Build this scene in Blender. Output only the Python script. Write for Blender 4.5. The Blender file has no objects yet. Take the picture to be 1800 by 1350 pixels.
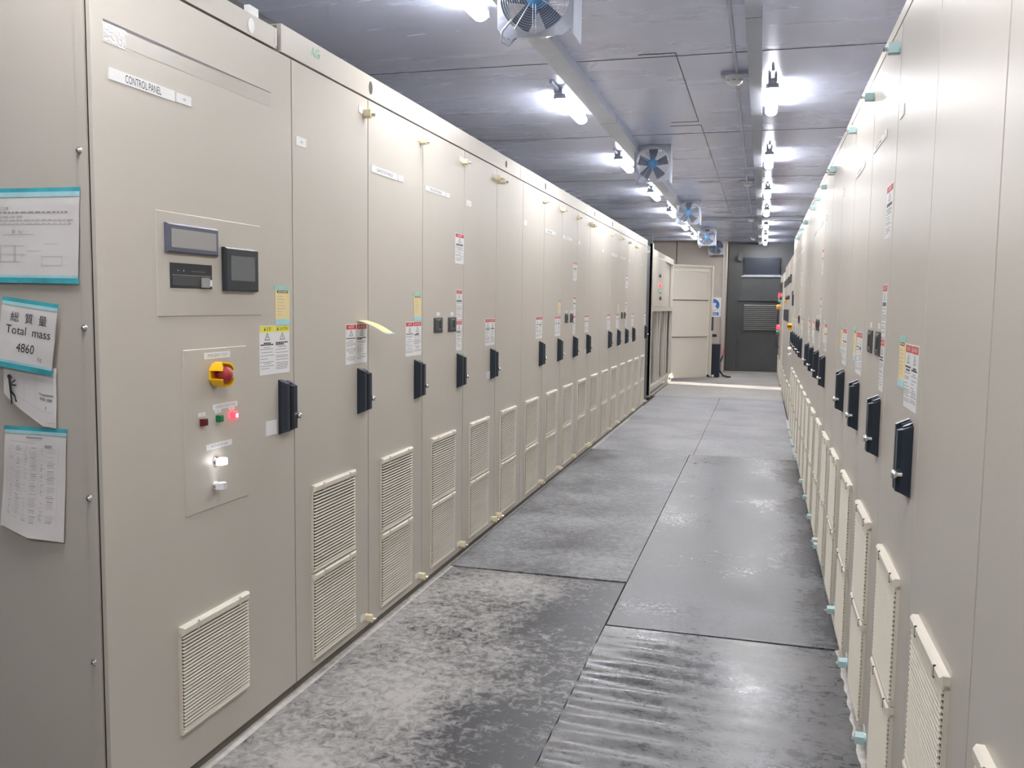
import bpy, math, random
from mathutils import Vector, Matrix, noise
random.seed(7)
SC = bpy.context.scene
COL = SC.collection

# ------------------------------------------------------------------ camera
F_PX, VX, VY, ROLL = 1563.5, 1339.72, 541.26, 0.012984
def cam_axes():
    Y = Vector((VX-900, 675-VY, F_PX)).normalized()
    k = (ROLL*Y.x + Y.y)/Y.z
    Z = Vector((ROLL, 1, -k)).normalized()
    X = Y.cross(Z)
    if X.x < 0: X = -X
    return X, Y, Z          # world axes written in (right, up, forward)
_X, _Y, _Z = cam_axes()
cd = bpy.data.cameras.new('camera'); cam = bpy.data.objects.new('camera', cd); COL.objects.link(cam)
cd.sensor_width = 36; cd.lens = F_PX/1800*36; cd.clip_start = 0.05; cd.clip_end = 200
right = Vector((_X[0], _Y[0], _Z[0])); up = Vector((_X[1], _Y[1], _Z[1])); fwd = Vector((_X[2], _Y[2], _Z[2]))
m = Matrix((right, up, -fwd)).transposed().to_4x4(); m.translation = Vector((0, 0, 1.5))
cam.matrix_world = m
SC.camera = cam
# ------------------------------------------------------------------ world, sun, exposure
SC.view_settings.view_transform = 'Standard'; SC.view_settings.look = 'None'
SC.view_settings.gamma = 1; SC.view_settings.use_curve_mapping = False
SC.view_settings.exposure = 0.33
W = bpy.data.worlds.new('world'); SC.world = W; W.use_nodes = True
W.node_tree.nodes['Background'].inputs[0].default_value = (.75, .85, 1, 1)
W.node_tree.nodes['Background'].inputs[1].default_value = 1.0
sd = bpy.data.lights.new('sun', 'SUN'); sd.energy = 9; sd.angle = math.radians(.5); sd.color = (1, .9, .78)
sun = bpy.data.objects.new('sun', sd); COL.objects.link(sun)
sun.rotation_euler = Vector((-1, .25, -.62)).to_track_quat('-Z', 'Y').to_euler()
sun.location = (8, 14, 6)
LAMP = 78.0

XL, XR = -1.669, .38
CEIL = 3.02
WALL_L, WALL_R, Y0, Y1 = -2.62, 1.35, -2.6, 21.75
P = .651

# ------------------------------------------------------------------ materials
def mat(name, col, rough=.5, metal=0, spec=.5, coat=0, emit=None, es=1, noise_c=0, nscale=8, bump=0, bscale=200, bdist=.001, rvar=0):
    m = bpy.data.materials.new(name); m.use_nodes = True
    nt = m.node_tree; b = nt.nodes['Principled BSDF']
    b.inputs['Base Color'].default_value = (*col, 1); b.inputs['Roughness'].default_value = rough
    b.inputs['Metallic'].default_value = metal; b.inputs['Specular IOR Level'].default_value = spec
    b.inputs['Coat Weight'].default_value = coat
    if emit:
        b.inputs['Emission Color'].default_value = (*emit, 1); b.inputs['Emission Strength'].default_value = es
    tc = nt.nodes.new('ShaderNodeTexCoord')
    if noise_c or rvar:
        n = nt.nodes.new('ShaderNodeTexNoise'); n.inputs['Scale'].default_value = nscale; n.inputs['Detail'].default_value = 5
        nt.links.new(tc.outputs['Object'], n.inputs['Vector'])
        if noise_c:
            r = nt.nodes.new('ShaderNodeValToRGB')
            r.color_ramp.elements[0].position = .3; r.color_ramp.elements[1].position = .7
            r.color_ramp.elements[0].color = (*[c*(1-noise_c) for c in col], 1)
            r.color_ramp.elements[1].color = (*[min(1, c*(1+noise_c)) for c in col], 1)
            nt.links.new(n.outputs['Fac'], r.inputs[0]); nt.links.new(r.outputs[0], b.inputs['Base Color'])
        if rvar:
            mr = nt.nodes.new('ShaderNodeMapRange'); mr.inputs[3].default_value = rough-rvar; mr.inputs[4].default_value = rough+rvar
            nt.links.new(n.outputs['Fac'], mr.inputs[0]); nt.links.new(mr.outputs[0], b.inputs['Roughness'])
    if bump:
        n2 = nt.nodes.new('ShaderNodeTexNoise'); n2.inputs['Scale'].default_value = bscale; n2.inputs['Detail'].default_value = 2
        bp = nt.nodes.new('ShaderNodeBump'); bp.inputs['Strength'].default_value = bump; bp.inputs['Distance'].default_value = bdist
        nt.links.new(tc.outputs['Object'], n2.inputs['Vector']); nt.links.new(n2.outputs['Fac'], bp.inputs['Height'])
        nt.links.new(bp.outputs[0], b.inputs['Normal'])
    return m

PAINT = mat('cabinet_paint', (.545, .505, .445), .36, noise_c=.02, nscale=2, bump=.35, bscale=260, bdist=.0006)
PAINT_D = mat('plinth_paint', (.13, .115, .095), .6, noise_c=.1)
VENT = mat('vent_plastic', (.68, .635, .54), .45)
DARKIN = mat('cabinet_gap', (.06, .055, .05), .8)
NAVY = mat('handle_black', (.012, .020, .032), .38)
VOID = mat('vent_void', (.012, .011, .010), .9)
CHROME = mat('chrome', (.8, .8, .8), .2, metal=1)
WHITE = mat('label_white', (.82, .82, .82), .45)
RED = mat('label_red', (.62, .06, .07), .5)
YEL = mat('label_yellow', (.85, .78, .05), .5)
INK = mat('ink', (.03, .03, .035), .6)
INKG = mat('grey_ink', (.33, .33, .34), .6)
INKW = mat('white_ink', (.85, .8, .8), .6)
NOTE = mat('note_paper', (.82, .68, .36), .6)
TEAL = mat('masking_tape', (.06, .42, .50), .5, noise_c=.25, nscale=14)
TEAL2 = mat('light_masking_tape', (.40, .68, .72), .5, noise_c=.1, nscale=20)
TEAL3 = mat('thin_tape', (.33, .62, .55), .5, noise_c=.1, nscale=20)
PAPER = mat('paper', (.74, .71, .69), .7, noise_c=.05, nscale=9)
CREAM = mat('clamp_cream', (.75, .66, .45), .5)
AQUA = mat('clamp_aqua', (.50, .70, .71), .5)
PALE = mat('clamp_pale', (.66, .68, .62), .5)
SCREEN = mat('screen_grey', (.36, .35, .34), .15)
SCREEN_D = mat('screen_dark', (.14, .15, .155), .12)
BEZEL = mat('bezel_blue_grey', (.10, .105, .15), .35)
BEZEL_D = mat('bezel_charcoal', (.022, .028, .034), .3)
BREAK = mat('breaker_grey', (.055, .055, .06), .5)
EYEL = mat('guard_yellow', (.86, .50, .01), .35)
ERED = mat('button_red', (.36, .025, .03), .35)
LRED = mat('lamp_red_off', (.12, .012, .012), .2)
LGRN = mat('lamp_green', (.01, .17, .06), .2)
LON = mat('lamp_red_lit', (.8, .02, .03), .3, emit=(1, .03, .05), es=3)
LONC = mat('lamp_red_core', (.9, .3, .3), .3, emit=(1, .25, .28), es=5)
KNOBW = mat('knob_white', (.75, .75, .8), .2)
KNOBL = mat('knob_lit', (.9, .9, .9), .3, emit=(.95, .95, 1), es=7)
TUBE = mat('tube_light', (.9, .9, .9), .4, emit=(1.0, .985, .975), es=LAMP)
GALV = mat('galvanised', (.52, .55, .60), .32, metal=.85, noise_c=.06, nscale=6)
DUCT = mat('trunking', (.45, .49, .58), .35, metal=.5, noise_c=.04)
FANW = mat('fan_frame', (.46, .50, .60), .35, metal=.3)
FANB = mat('fan_blade', (.12, .15, .22), .4)
FANH = mat('fan_hub_blue', (.10, .32, .62), .35)
WIRE = mat('guard_wire', (.62, .66, .74), .3, metal=.7)
WIREP = mat('pink_wire', (.75, .35, .35), .5)
BEIGE = mat('wall_beige', (.52, .46, .40), .5, noise_c=.04, nscale=3)
DGREY = mat('end_wall_grey', (.075, .078, .080), .6, noise_c=.12, nscale=2)
NAVYG = mat('dark_glass', (.010, .016, .03), .45)
LOUV = mat('louvre_grey', (.20, .205, .20), .5)
CHAR = mat('charcoal_panel', (.075, .088, .098), .4, noise_c=.15, nscale=3)
BLACK = mat('black_rubber', (.012, .012, .014), .5)
BOXN = mat('box_navy', (.012, .018, .036), .5)
BLUE = mat('sign_blue', (.04, .16, .46), .4)
GREEN = mat('marker_green', (.12, .50, .28), .6)
FILM = mat('clear_film', (.50, .47, .42), .3)
FILMC = mat('crinkled_film', (.74, .71, .69), .16, coat=1, bump=1.0, bscale=120, bdist=.004)
EDGE = mat('tape_reflection_line', (.13, .125, .14), .4)  # dark reflection along the tape's upper edge, painted in as colour
SEAL = mat('floor_seal', (.50, .48, .44), .5, noise_c=.2, nscale=30)
ORANGE = mat('switch_orange', (.85, .42, .05), .4)
REDCABLE = mat('red_cable', (.5, .03, .03), .5)

def ceiling_mat():
    m = mat('ceiling_steel', (.68, .73, .93), .2, metal=.38)
    nt = m.node_tree; b = nt.nodes['Principled BSDF']
    tc = nt.nodes.new('ShaderNodeTexCoord')
    mp = nt.nodes.new('ShaderNodeMapping'); mp.inputs['Scale'].default_value = (.35, 2.2, 1)
    n = nt.nodes.new('ShaderNodeTexNoise'); n.inputs['Scale'].default_value = 1.6; n.inputs['Detail'].default_value = 4
    nt.links.new(tc.outputs['Object'], mp.inputs['Vector']); nt.links.new(mp.outputs[0], n.inputs['Vector'])
    bp = nt.nodes.new('ShaderNodeBump'); bp.inputs['Strength'].default_value = .14; bp.inputs['Distance'].default_value = .03
    nt.links.new(n.outputs['Fac'], bp.inputs['Height']); nt.links.new(bp.outputs[0], b.inputs['Normal'])
    mr = nt.nodes.new('ShaderNodeMapRange'); mr.inputs[3].default_value = .16; mr.inputs[4].default_value = .36
    nt.links.new(n.outputs['Fac'], mr.inputs[0]); nt.links.new(mr.outputs[0], b.inputs['Roughness'])
    b.inputs['Anisotropic'].default_value = .4
    return m
CEILM = ceiling_mat()

def rubber_mat(name, dust, dark=(.045, .046, .050), light=(.30, .30, .305), thr=.5, patch=None, seed=0, con=.38, rough=(.34, .62), streak=.5, bump=.25, spec=.3, fw=.75):
    """dusty black rubber: dust = 0..1 how much of it is covered"""
    m = bpy.data.materials.new(name); m.use_nodes = True
    nt = m.node_tree; b = nt.nodes['Principled BSDF']; N = nt.nodes.new; L = nt.links.new; b.inputs['Specular IOR Level'].default_value = spec
    tc = N('ShaderNodeTexCoord'); mp = N('ShaderNodeMapping'); mp.inputs['Location'].default_value = (seed*3.1, seed*1.7, 0)
    L(tc.outputs['Object'], mp.inputs['Vector'])
    big = N('ShaderNodeTexNoise'); big.inputs['Scale'].default_value = 1.5; big.inputs['Detail'].default_value = 6; big.inputs['Roughness'].default_value = .6
    L(mp.outputs[0], big.inputs['Vector'])
    fine = N('ShaderNodeTexNoise'); fine.inputs['Scale'].default_value = 26; fine.inputs['Detail'].default_value = 8; fine.inputs['Roughness'].default_value = .7; fine.inputs['Distortion'].default_value = .8
    L(mp.outputs[0], fine.inputs['Vector'])
    mp2 = N('ShaderNodeMapping'); mp2.inputs['Scale'].default_value = (1.0, 5.0, 1); mp2.inputs['Rotation'].default_value = (0, 0, .25)
    L(mp.outputs[0], mp2.inputs['Vector'])
    st = N('ShaderNodeTexNoise'); st.inputs['Scale'].default_value = 7; st.inputs['Detail'].default_value = 7; st.inputs['Distortion'].default_value = 2.5
    L(mp2.outputs[0], st.inputs['Vector'])
    def math_(op, a, bb):
        n = N('ShaderNodeMath'); n.operation = op
        for i, v in enumerate((a, bb)):
            if isinstance(v, (int, float)): n.inputs[i].default_value = v
            else: L(v, n.inputs[i])
        return n.outputs[0]
    s = math_('ADD', math_('MULTIPLY', big.outputs['Fac'], .9), math_('MULTIPLY', fine.outputs['Fac'], fw)); s = math_('ADD', s, (.75-fw)*.5)
    s = math_('ADD', s, math_('MULTIPLY', st.outputs['Fac'], streak)); s = math_('ADD', s, (.5-streak)*.5)      # centred on ~1.07
    if patch:            # (axis, from, to, amount): dust worn away towards one side of the mat
        sx = N('ShaderNodeSeparateXYZ'); L(tc.outputs['Object'], sx.inputs[0])
        mr = N('ShaderNodeMapRange'); mr.interpolation_type = 'SMOOTHSTEP'
        mr.inputs[1].default_value = patch[1]; mr.inputs[2].default_value = patch[2]; mr.inputs[3].default_value = 0; mr.inputs[4].default_value = patch[3]
        L(sx.outputs[patch[0]], mr.inputs[0]); s = math_('SUBTRACT', s, mr.outputs[0])
    r = N('ShaderNodeValToRGB'); cr = r.color_ramp
    cr.elements[0].position = .0; cr.elements[0].color = (*dark, 1)
    cr.elements[1].position = 1.0; cr.elements[1].color = (*light, 1)
    e = cr.elements.new(.5); e.color = (*[dark[i]*.42+light[i]*.58*dust for i in range(3)], 1)
    mr2 = N('ShaderNodeMapRange'); mr2.inputs[1].default_value = thr+.60-con; mr2.inputs[2].default_value = thr+.60+con
    L(s, mr2.inputs[0]); L(mr2.outputs[0], r.inputs[0]); L(r.outputs[0], b.inputs['Base Color'])
    rr = N('ShaderNodeMapRange'); rr.inputs[3].default_value = rough[0]; rr.inputs[4].default_value = rough[1]
    L(mr2.outputs[0], rr.inputs[0]); L(rr.outputs[0], b.inputs['Roughness'])
    bp = N('ShaderNodeBump'); bp.inputs['Strength'].default_value = bump; bp.inputs['Distance'].default_value = .004
    L(fine.outputs['Fac'], bp.inputs['Height']); L(bp.outputs[0], b.inputs['Normal'])
    return m

# ------------------------------------------------------------------ mesh helper
class MB:
    def __init__(s): s.v = []; s.f = []; s.mi = []; s.mats = []; s.sm = []
    def m(s, mt):
        if mt not in s.mats: s.mats.append(mt)
        return s.mats.index(mt)
    def add(s, vs, fs, mt, smooth=False):
        o = len(s.v); s.v += [tuple(v) for v in vs]; k = s.m(mt)
        for f in fs: s.f.append([o+i for i in f]); s.mi.append(k); s.sm.append(smooth)
    def box(s, x0, x1, y0, y1, z0, z1, mt):
        if x0 > x1: x0, x1 = x1, x0
        if y0 > y1: y0, y1 = y1, y0
        if z0 > z1: z0, z1 = z1, z0
        v = [(x0,y0,z0),(x1,y0,z0),(x1,y1,z0),(x0,y1,z0),(x0,y0,z1),(x1,y0,z1),(x1,y1,z1),(x0,y1,z1)]
        s.add(v, [(0,3,2,1),(4,5,6,7),(0,1,5,4),(1,2,6,5),(2,3,7,6),(3,0,4,7)], mt); return s
    def bbox(s, x0, x1, y0, y1, z0, z1, mt, b=.003):
        """box whose -y face is chamfered"""
        v = [(x0,y1,z0),(x1,y1,z0),(x1,y1,z1),(x0,y1,z1),(x0,y0+b,z0),(x1,y0+b,z0),(x1,y0+b,z1),(x0,y0+b,z1),
             (x0+b,y0,z0+b),(x1-b,y0,z0+b),(x1-b,y0,z1-b),(x0+b,y0,z1-b)]
        s.add(v, [(0,3,2,1),(0,1,5,4),(1,2,6,5),(2,3,7,6),(3,0,4,7),(4,5,9,8),(5,6,10,9),(6,7,11,10),(7,4,8,11),(8,9,10,11)], mt); return s
    def prism(s, pts, axis, a, b, mt, smooth=False):
        """pts 2D outline in the other two axes, extruded along axis a..b"""
        n = len(pts)
        def P3(p, t):
            return {0: (t, p[0], p[1]), 1: (p[0], t, p[1]), 2: (p[0], p[1], t)}[axis]
        v = [P3(p, a) for p in pts]+[P3(p, b) for p in pts]
        s.add(v, [tuple(range(n))[::-1], tuple(range(n, 2*n))], mt)
        s.add(v, [(i, (i+1) % n, (i+1) % n+n, i+n) for i in range(n)], mt, smooth); return s
    def cyl(s, c, d, r, L, mt, n=16, r2=None, caps=True):
        c = Vector(c); d = Vector(d).normalized(); r2 = r if r2 is None else r2
        a = d.orthogonal().normalized(); b = d.cross(a)
        v = []
        for k, (t, rr) in enumerate(((0, r), (L, r2))):
            for i in range(n):
                t2 = 2*math.pi*i/n; v.append(c+d*t+(a*math.cos(t2)+b*math.sin(t2))*rr)
        s.add(v, [(i, (i+1) % n, (i+1) % n+n, i+n) for i in range(n)], mt, True)
        if caps: s.add(v, [tuple(range(n))[::-1], tuple(range(n, 2*n))], mt)
        return s
    def lathe(s, c, d, prof, mt, n=24):
        c = Vector(c); d = Vector(d).normalized(); a = d.orthogonal().normalized(); b = d.cross(a)
        v = []
        for (r, t) in prof:
            for i in range(n):
                q = 2*math.pi*i/n; v.append(c+d*t+(a*math.cos(q)+b*math.sin(q))*r)
        fs = []
        for k in range(len(prof)-1):
            for i in range(n):
                fs.append((k*n+i, k*n+(i+1) % n, (k+1)*n+(i+1) % n, (k+1)*n+i))
        s.add(v, fs, mt, True); s.add(v, [tuple(range(n))[::-1], tuple(range((len(prof)-1)*n, len(prof)*n))], mt); return s
    def tube(s, pts, r, mt, n=8):
        pts = [Vector(p) for p in pts]; v = []
        a = None
        for i, p in enumerate(pts):
            d = (pts[min(i+1, len(pts)-1)]-pts[max(i-1, 0)]).normalized()
            a = d.orthogonal().normalized() if a is None else (a-d*a.dot(d)).normalized()
            b = d.cross(a)
            for k in range(n):
                q = 2*math.pi*k/n; v.append(p+(a*math.cos(q)+b*math.sin(q))*r)
        fs = [(i*n+k, i*n+(k+1) % n, (i+1)*n+(k+1) % n, (i+1)*n+k) for i in range(len(pts)-1) for k in range(n)]
        s.add(v, fs, mt, True); s.add(v, [tuple(range(n))[::-1], tuple(range((len(pts)-1)*n, len(pts)*n))], mt); return s
    def torus(s, c, d, R, r, mt, n=28):
        c = Vector(c); d = Vector(d).normalized(); a = d.orthogonal().normalized(); b = d.cross(a)
        pts = []
        v = []; k2 = 6
        for i in range(n):
            q = 2*math.pi*i/n; e = a*math.cos(q)+b*math.sin(q)
            for k in range(k2):
                w = 2*math.pi*k/k2; v.append(c+e*(R+r*math.cos(w))+d*(r*math.sin(w)))
        s.add(v, [(i*k2+k, ((i+1) % n)*k2+k, ((i+1) % n)*k2+(k+1) % k2, i*k2+(k+1) % k2) for i in range(n) for k in range(k2)], mt, True); return s
    def quad(s, a, b, c, d, mt): s.add([a, b, c, d], [(0, 1, 2, 3)], mt); return s
    def text(s, body, size, x, y, z, mt, cx=True, sx=1, bold=0):
        """lettering in the local x-z plane facing -y; x,z = centre (or left) and baseline middle"""
        vs, fs = glyphs(body); 
        if not vs: return s
        w = max(v[0] for v in vs); h0 = min(v[1] for v in vs); h1 = max(v[1] for v in vs)
        off = w/2 if cx else 0
        s.add([(x+(v[0]-off)*size*sx, y, z+(v[1]-(h0+h1)/2)*size) for v in vs], fs, mt); return s
    def build(s, name, parent=None):
        me = bpy.data.meshes.new(name); me.from_pydata(s.v, [], s.f)
        for mt in s.mats: me.materials.append(mt)
        for p, k, sm in zip(me.polygons, s.mi, s.sm): p.material_index = k; p.use_smooth = sm
        me.update()
        o = bpy.data.objects.new(name, me); COL.objects.link(o)
        if parent is not None: o.parent = parent
        return o

_g = {}
def glyphs(body):
    if body in _g: return _g[body]
    cu = bpy.data.curves.new('t', 'FONT'); cu.body = body; cu.size = 1; cu.resolution_u = 3
    ob = bpy.data.objects.new('t', cu); COL.objects.link(ob)
    dg = bpy.context.evaluated_depsgraph_get(); dg.update()
    me = bpy.data.meshes.new_from_object(ob.evaluated_get(dg))
    vs = [(v.co.x, v.co.y) for v in me.vertices]; fs = [tuple(p.vertices) for p in me.polygons]
    # glyphs face +z; flipped later into -y: keep winding
    bpy.data.objects.remove(ob); bpy.data.curves.remove(cu); bpy.data.meshes.remove(me)
    _g[body] = (vs, fs); return _g[body]

def empty(name, loc, rz=0, label=None, cat=None, group=None):
    o = bpy.data.objects.new(name, None); COL.objects.link(o); o.location = loc; o.rotation_euler = (0, 0, rz)
    o.empty_display_size = .05
    tag(o, label, cat, group); return o
def tag(o, label=None, cat=None, group=None, kind=None):
    if label: o['label'] = label
    if cat: o['category'] = cat
    if group: o['group'] = group
    if kind: o['kind'] = kind
    return o
KIDS = {}
def dup(o, parent=None, loc=None, rz=None):
    c = o.copy(); COL.objects.link(c)
    if parent is not None: c.parent = parent
    if loc is not None: c.location = loc
    if rz is not None: c.rotation_euler = (0, 0, rz)
    for ch in [x for x in ALL() if x.parent == o]: dup(ch, c)
    return c
def ALL(): return list(COL.objects)

# ================================================================== SETTING
mb = MB(); mb.box(WALL_L, WALL_R, Y0, Y1, -.12, -.012, DARKIN); tag(mb.build('floor'), kind='structure')
c = MB(); c.box(WALL_L, WALL_R, Y0, Y1, CEIL, CEIL+.1, CEILM)
tag(c.build('ceiling'), kind='structure')
# seams of the ceiling sheets and the outline of long access panels: raised folded lips
s = MB()
for y in (5.62, 8.1, 10.9, 13.2, 15.6, 18.0):
    s.box(WALL_L, WALL_R, y, y+.006, CEIL-.002, CEIL, DARKIN)
tag(s.build('trim_1'), kind='structure')
s = MB()
for (x0, x1, y0, y1) in ((-.78, -.56, 5.55, 7.6), (-.80, -.55, 7.75, 11.2), (-.80, -.55, 11.3, 14.8), (-.80, -.55, 14.9, 18.3)):
    for a in ((x0, x1, y0, y0+.008), (x0, x1, y1, y1+.008), (x1, x1+.005, y0, y1)):
        s.box(*a[:2], *a[2:], CEIL-.0025, CEIL, DARKIN)
tag(s.build('trim_2'), kind='structure')
s = MB(); s.box(WALL_L, WALL_R, 15.70, 15.80, CEIL-.05, CEIL, GALV)
tag(s.build('trim_3'), kind='structure')
s = MB(); s.box(WALL_L, -.85, 20.2, 20.3, CEIL-.05, CEIL, GALV)
tag(s.build('trim_4'), kind='structure')
w = MB(); w.box(WALL_L-.08, WALL_L, Y0, Y1, -.12, CEIL+.1, DGREY); tag(w.build('wall_left'), kind='structure')
DY0, DY1, DZ = 16.62, 17.32, 2.12
w = MB(); w.box(WALL_R, WALL_R+.08, Y0, DY0, -.12, CEIL+.1, DGREY); w.box(WALL_R, WALL_R+.08, DY1, Y1, -.12, CEIL+.1, DGREY)
w.box(WALL_R, WALL_R+.08, DY0, DY1, DZ, CEIL+.1, DGREY); w.box(WALL_R, WALL_R+.08, DY0, DY1, -.12, -.012, DGREY)
tag(w.build('wall_right'), kind='structure')
w = MB(); w.box(WALL_L-.08, WALL_R+.08, Y0-.08, Y0, -.12, CEIL+.1, BEIGE); tag(w.build('wall_back'), kind='structure')
# end wall: grey, framed panel, ledge
w = MB(); w.box(WALL_L-.08, WALL_R+.08, Y1, Y1+.08, -.12, CEIL+.1, DGREY)
w.box(-.80, -.56, Y1-.10, Y1, -.012, CEIL, DGREY)
tag(w.build('wall_front'), kind='structure')
w = MB(); w.box(-.56, .6, Y1-.05, Y1, 1.66, 1.71, DGREY); w.box(-.56, -.50, Y1-.03, Y1, 0, 2.75, DGREY); w.box(-.5, .6, Y1-.03, Y1, 2.22, 2.25, GALV)
tag(w.build('trim_5'), kind='structure')
# beige wall at the end of the left row
BW = 20.95
w = MB(); w.box(WALL_L, -.86, BW, Y1, -.012, CEIL, BEIGE); tag(w.build('wall_end_left'), kind='structure')
w = MB(); w.box(-.90, -.815, BW-.03, Y1, -.012, CEIL, BEIGE); w.box(-.885, -.87, BW-.045, BW-.03, -.012, CEIL, GALV); tag(w.build('trim_6'), kind='structure')
w = MB(); w.box(-1.95, -1.935, BW-.012, BW, 2.2, CEIL, DARKIN); tag(w.build('trim_7'), kind='structure')
# pale seal strips along the cabinet feet
def strip(name, x0, x1, ya, yb):
    s = MB(); n = int((yb-ya)/.12); pts = []
    for i in range(n+1):
        y = ya+(yb-ya)*i/n; j = .006*noise.noise(Vector((x0*3, y*2.3, 0)))
        pts.append((x0, x1+j*(1 if x1 > x0 else -1)*1.4, y))
    for i in range(n):
        a, b = pts[i], pts[i+1]
        s.add([(a[0], a[2], 0), (a[1], a[2], 0), (b[1], b[2], 0), (b[0], b[2], 0), (a[0], a[2], .012), (a[1], a[2], .005), (b[1], b[2], .005), (b[0], b[2], .012)],
              [(4, 5, 6, 7), (1, 2, 6, 5), (0, 4, 7, 3)], SEAL)
    return tag(s.build(name), kind='structure')
strip('trim_8', XL-.02, XL+.018, 1.955, 13.35)
strip('trim_9', XR+.02, XR-.016, -.2, 12.4)

# ------------------------------------------------------------------ rubber mats
RM = [rubber_mat('rubber_dusty', 1.0, light=(.40, .385, .365), thr=.44, patch=(0, -1.30, -.74, .25), seed=1, con=.19, streak=.12, fw=1.15),
      rubber_mat('rubber_shiny', .75, light=(.21, .205, .20), thr=.50, seed=2, con=.26, rough=(.20, .42), bump=.05, spec=.5),
      rubber_mat('rubber_grey', .9, dark=(.075, .075, .08), light=(.30, .30, .305), thr=.46, seed=3, con=.16, streak=.25, fw=1.0),
      rubber_mat('rubber_grey_far', 1.0, dark=(.06, .06, .065), light=(.17, .17, .175), thr=.47, patch=(0, .0, .42, .20), seed=4, con=.17, rough=(.25, .48), streak=.45, spec=.35),
      rubber_mat('rubber_far', 1.0, dark=(.10, .10, .105), light=(.33, .33, .335), thr=.42, seed=5, con=.17)]
def mat_sheet(x0, x1, y0, y1, mt, label, ripple=0, lift=0.0, nx=24, step=.05):
    ny = max(2, int((y1-y0)/step)); s = MB(); v = []
    for j in range(ny+1):
        for i in range(nx+1):
            x = x0+(x1-x0)*i/nx; y = y0+(y1-y0)*j/ny
            z = .0045+.0012*noise.noise(Vector((x*2, y*2, 1)))+lift
            if ripple:
                a = math.exp(-((x+.50)/.26)**2)*min(1, max(0, (y1-.12-y)/.1))
                ph = y*46+3.2*x+1.5*noise.noise(Vector((x*1.2, y*1.5, 5)))
                z += ripple*(a+.12)*(math.sin(ph)*.5+.5)
            v.append((x, y, z))
    fs = [(j*(nx+1)+i, j*(nx+1)+i+1, (j+1)*(nx+1)+i+1, (j+1)*(nx+1)+i) for j in range(ny) for i in range(nx)]
    s.add(v, fs, mt, True)
    b = len(s.v); loop = [i for i in range(nx+1)]+[j*(nx+1)+nx for j in range(1, ny+1)]+[ny*(nx+1)+i for i in range(nx-1, -1, -1)]+[j*(nx+1) for j in range(ny-1, 0, -1)]
    vs = [v[i] for i in loop]+[(v[i][0], v[i][1], -.011) for i in loop]; n = len(loop)
    s.add(vs, [(i, i+n, (i+1) % n+n, (i+1) % n) for i in range(n)], mt)
    return tag(s.build('rubber_floor_mat'), label, 'floor mat', 'rubber mats covering the aisle')
mat_sheet(XL-.0, -.66, 1.0, 4.70, RM[0], 'dust covered rubber mat with dark worn patches, nearest on the left of the aisle')
mat_sheet(XL, -.655, 4.71, 9.10, RM[2], 'grey dusty rubber mat along left cabinets behind the nearest left mat', lift=.006)
mat_sheet(XL, -.62, 9.11, 15.0, RM[4], 'pale grey rubber mat beside the far half of the left cabinet row')
mat_sheet(-.655, XR, 1.0, 4.03, RM[1], 'black rubber mat with shiny ripples, nearest on the right of the aisle', ripple=.013, nx=60, step=.012)
mat_sheet(-.65, XR, 4.04, 9.10, RM[3], 'smooth grey rubber mat right of aisle, just beyond the rippled mat', lift=.004)
mat_sheet(-.615, XR, 9.11, 15.0, RM[4], 'grey rubber mat beside the far half of the right cabinet row')
mat_sheet(-2.6, 1.34, 15.01, 21.7, rubber_mat('rubber_last', 1.0, light=(.40, .385, .36), thr=.25, seed=8), 'pale floor sheet at the far end in front of the grey end wall', nx=30, step=.1)
mat_sheet(-2.6, 1.34, -2.55, .99, RM[2], 'rubber sheet under the viewpoint at the near end of the aisle', nx=30, step=.1)

# ================================================================== CABINET PARTS  (local: x to the right, -y outwards, z up)
DZ0, DZ1 = .045, 2.372
def vent_mesh(w, h, n):
    s = MB(); fr = .012; pr = -.0155
    s.bbox(0, w, pr-.004, 0, h-.028, h, VENT, .006)                     # top rail
    s.bbox(0, w, pr, 0, 0, .014, VENT, .005)
    s.box(0, fr*.45, pr*.6, 0, .01, h-.02, VENT); s.box(w-fr*.45, w, pr*.6, 0, .01, h-.02, VENT)
    s.box(fr*.5, w-fr*.5, -.0085, 0, .01, h-.02, VOID)
    a = .014; b = h-.030; st = (b-a)/n
    for i in range(n):
        z = a+st*i
        s.add([(.004, -.0085, z+st*.50), (w-.004, -.0085, z+st*.50), (w-.004, pr, z+st*.36), (.004, pr, z+st*.36),
               (.004, -.0085, z+st*.80), (w-.004, -.0085, z+st*.80), (w-.004, pr+.003, z+st*.74), (.004, pr+.003, z+st*.74)],
              [(0, 1, 2, 3), (4, 7, 6, 5), (3, 2, 6, 7), (0, 3, 7, 4), (1, 5, 6, 2)], VENT)
    for u in (.2, .82):
        s.box(w*u-.003, w*u+.003, pr-.007, pr, h-.026, h-.002, VENT); s.box(w*u+.004, w*u+.007, pr-.0046, pr, h-.028, h-.001, DARKIN)
    return s
def make_vent(parent, u, z, w=.372, h=.35, n=24):
    o = vent_mesh(w, h, n).build('vent_grille', parent); o.location = (u, 0, z); return o
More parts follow.
